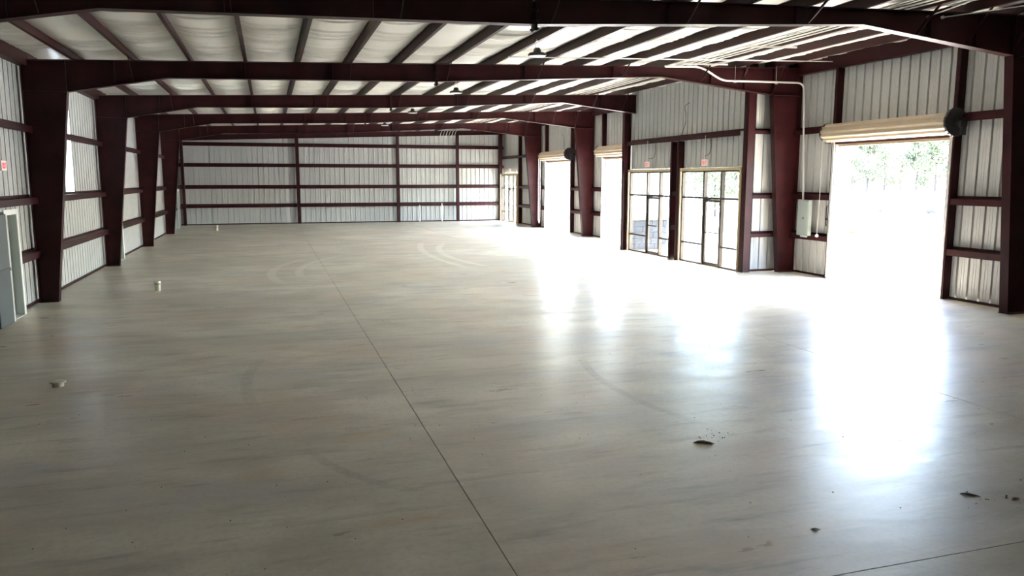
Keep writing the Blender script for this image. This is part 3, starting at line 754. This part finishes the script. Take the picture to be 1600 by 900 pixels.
# ------------------------------------------------------------------ outside
gr = MB(); gr.quad((XR+.05, -300, -.03), (500, -300, -.03), (500, 500, -.03), (XR+.05, 500, -.03)); gr.quad((XR+.05, 500, -.03), (-300, 500, -.03), (-300, YE, -.03), (XR+.05, YE, -.03)); gr.quad((XL-.02, YE, -.03), (-300, YE, -.03), (-300, -300, -.03), (XL-.02, -300, -.03)); gr.quad((XL-.02, Y0, -.03), (XL-.02, -300, -.03), (XR+.05, -300, -.03), (XR+.05, Y0, -.03))
struct(gr.build('ground', 'ground'), 'bright pale ground outside the doors')
def tree(loc, h, spread, seed, label, m='leaf', leaves=2600, low=.06):
    rnd = random.Random(seed); e = empty('tree', loc)
    tr = MB(); top = Vector((rnd.uniform(-.5, .5), rnd.uniform(-.5, .5), h*.8))
    tr.tube([(0, 0, -.1), (top.x*.2, top.y*.2, h*.3), (top.x*.7, top.y*.7, h*.55), tuple(top)], [h*.022, h*.017, h*.011, h*.004], 8)
    cl = []
    for k in range(18):
        t = rnd.uniform(low, .8); a = rnd.uniform(0, 6.283); ln = spread*rnd.uniform(.5, 1)*(1.1-.5*t)
        s = Vector((top.x*t, top.y*t, h*t)); en = s+Vector((math.cos(a)*ln, math.sin(a)*ln, ln*rnd.uniform(.3, .9)))
        tr.tube([tuple(s), tuple((s+en)/2+Vector((0, 0, -.1))), tuple(en)], [h*.007, h*.005, h*.002], 5); cl += [en, (s+en)/2+Vector((0, 0, .4))]
    cl += [top, top+Vector((0, 0, h*.12))]
    tr.build('trunk', 'trunk', e, True)
    lf = MB()
    for k in range(leaves):
        c = rnd.choice(cl); p = c+Vector((rnd.gauss(0, spread*.24), rnd.gauss(0, spread*.24), rnd.gauss(0, h*.06)))
        if p.z < .3: continue
        d = Vector((rnd.gauss(0, 1), rnd.gauss(0, 1), rnd.gauss(0, .7))).normalized(); u = d.orthogonal().normalized(); v = d.cross(u); s = h*rnd.uniform(.012, .03)
        lf.quad(p+u*s, p+v*s*.6, p-u*s, p-v*s*.6)
    f = lf.build('foliage', m, e); f['kind'] = 'stuff'
    return tag(e, label, 'tree', 'trees along the far edge of the yard')
def polar(px, dist):    # a direction seen through a doorway, as ground bearing
    a = math.atan((px-800)/1208)+.30242; return (dist*math.sin(a), dist*math.cos(a), -.03)
TR = [(1482, 190, 17.5, 5.5, 'tall tree beside the near jamb of the largest doorway', 'leaf'), (1456, 212, 13, 4, 'tree with a leaning trunk left of the tall tree in the largest doorway', 'leaf_pale'), (1426, 226, 14.5, 3.6, 'slim tree near the middle of the largest doorway', 'leaf'),
      (1402, 246, 11, 4.2, 'low bushy tree left of the slim tree in the largest doorway', 'leaf_pale'), (1350, 200, 13.5, 4.5, 'leafy tree near the far jamb of the largest doorway', 'leaf'), (1377, 215, 11, 4, 'pale tree between the leafy and the bushy trees in the largest doorway', 'leaf_pale'), (1326, 225, 9, 4, 'lowest tree at the far jamb of the largest doorway', 'leaf'),
      (1146, 150, 15, 5, 'tall tree behind the upper pane nearest the return wall', 'leaf_pale'), (1116, 60, 5.0, 2.0, 'small bright green tree behind the glass door nearest the return wall', 'leaf_pale'), (1122, 190, 16, 5, 'tall tree far behind the pane above the glass door', 'leaf'), (1084, 180, 13.5, 5, 'tree behind the upper pane nearer the paired posts', 'leaf'), (797, 130, 11, 4, 'green tree behind the far glazed entrance', 'leaf')]
for k, (px_, d, h, s, lb, m) in enumerate(TR): tree(polar(px_, d), h, s, 20+k, lb, m)
def rock(loc, r, seed, label):
    rnd = random.Random(seed); bm = bmesh.new(); bmesh.ops.create_icosphere(bm, subdivisions=2, radius=r)
    for v in bm.verts: v.co *= rnd.uniform(.8, 1.15); v.co.z = max(-r*.4, v.co.z*.65)
    me = bpy.data.meshes.new('boulder'); bm.to_mesh(me); bm.free(); me.materials.append(M['boulder'])
    o = link('boulder', me, None, (loc[0], loc[1], r*.35)); return tag(o, label, 'boulder', 'boulders in the bright yard')
rock((52.4, 51.0), .75, 1, 'largest dark boulder in the bright yard, right of the others')
rock((51.0, 55.2), .32, 2, 'small boulder left of the largest boulder in the yard')
rock((48.5, 58.5), .25, 3, 'smallest boulder, farthest left in the yard')
def weed(loc, h, seed, label):
    rnd = random.Random(seed); mb = MB()
    for k in range(26):
        a = rnd.uniform(0, 6.283); r = rnd.uniform(0, .25); q = rnd.uniform(.1, .35); hh = h*rnd.uniform(.5, 1)
        x, y = r*math.cos(a), r*math.sin(a); ex, ey = x+q*math.cos(a), y+q*math.sin(a)
        mb.prism([(x-.02, y, 0), (x+.02, y, 0), (ex, ey, hh)], (0, .015, 0))
    o = mb.build('weed_tuft', 'weed'); o.location = loc; return tag(o, label, 'weed', 'weed tufts at the edge of the yard')
weed((27.6, 33.4, -.03), .5, 1, 'yellow-green weed tuft, leftmost in the large doorway')
weed((28.9, 33.2, -.03), .45, 2, 'yellow-green weed tuft, second from the left in the large doorway')
weed((32.0, 31.8, -.03), .45, 3, 'yellow-green weed tuft near the middle of the large doorway')
weed((38.0, 29.0, -.03), .4, 4, 'yellow-green weed tuft closest to the near jamb of the large doorway')
e = empty('sign_post', (28.6, 61.5, -.03))
MB().box(-.16, .16, -.16, .16, 0, 6.2).build('pole', 'rust_post', e); MB().box(-.26, .26, -.26, .26, 0, .06).build('base_plate', 'rust_post', e)
tag(e, 'faded red steel post in the yard beyond the middle roll-up door', 'post')
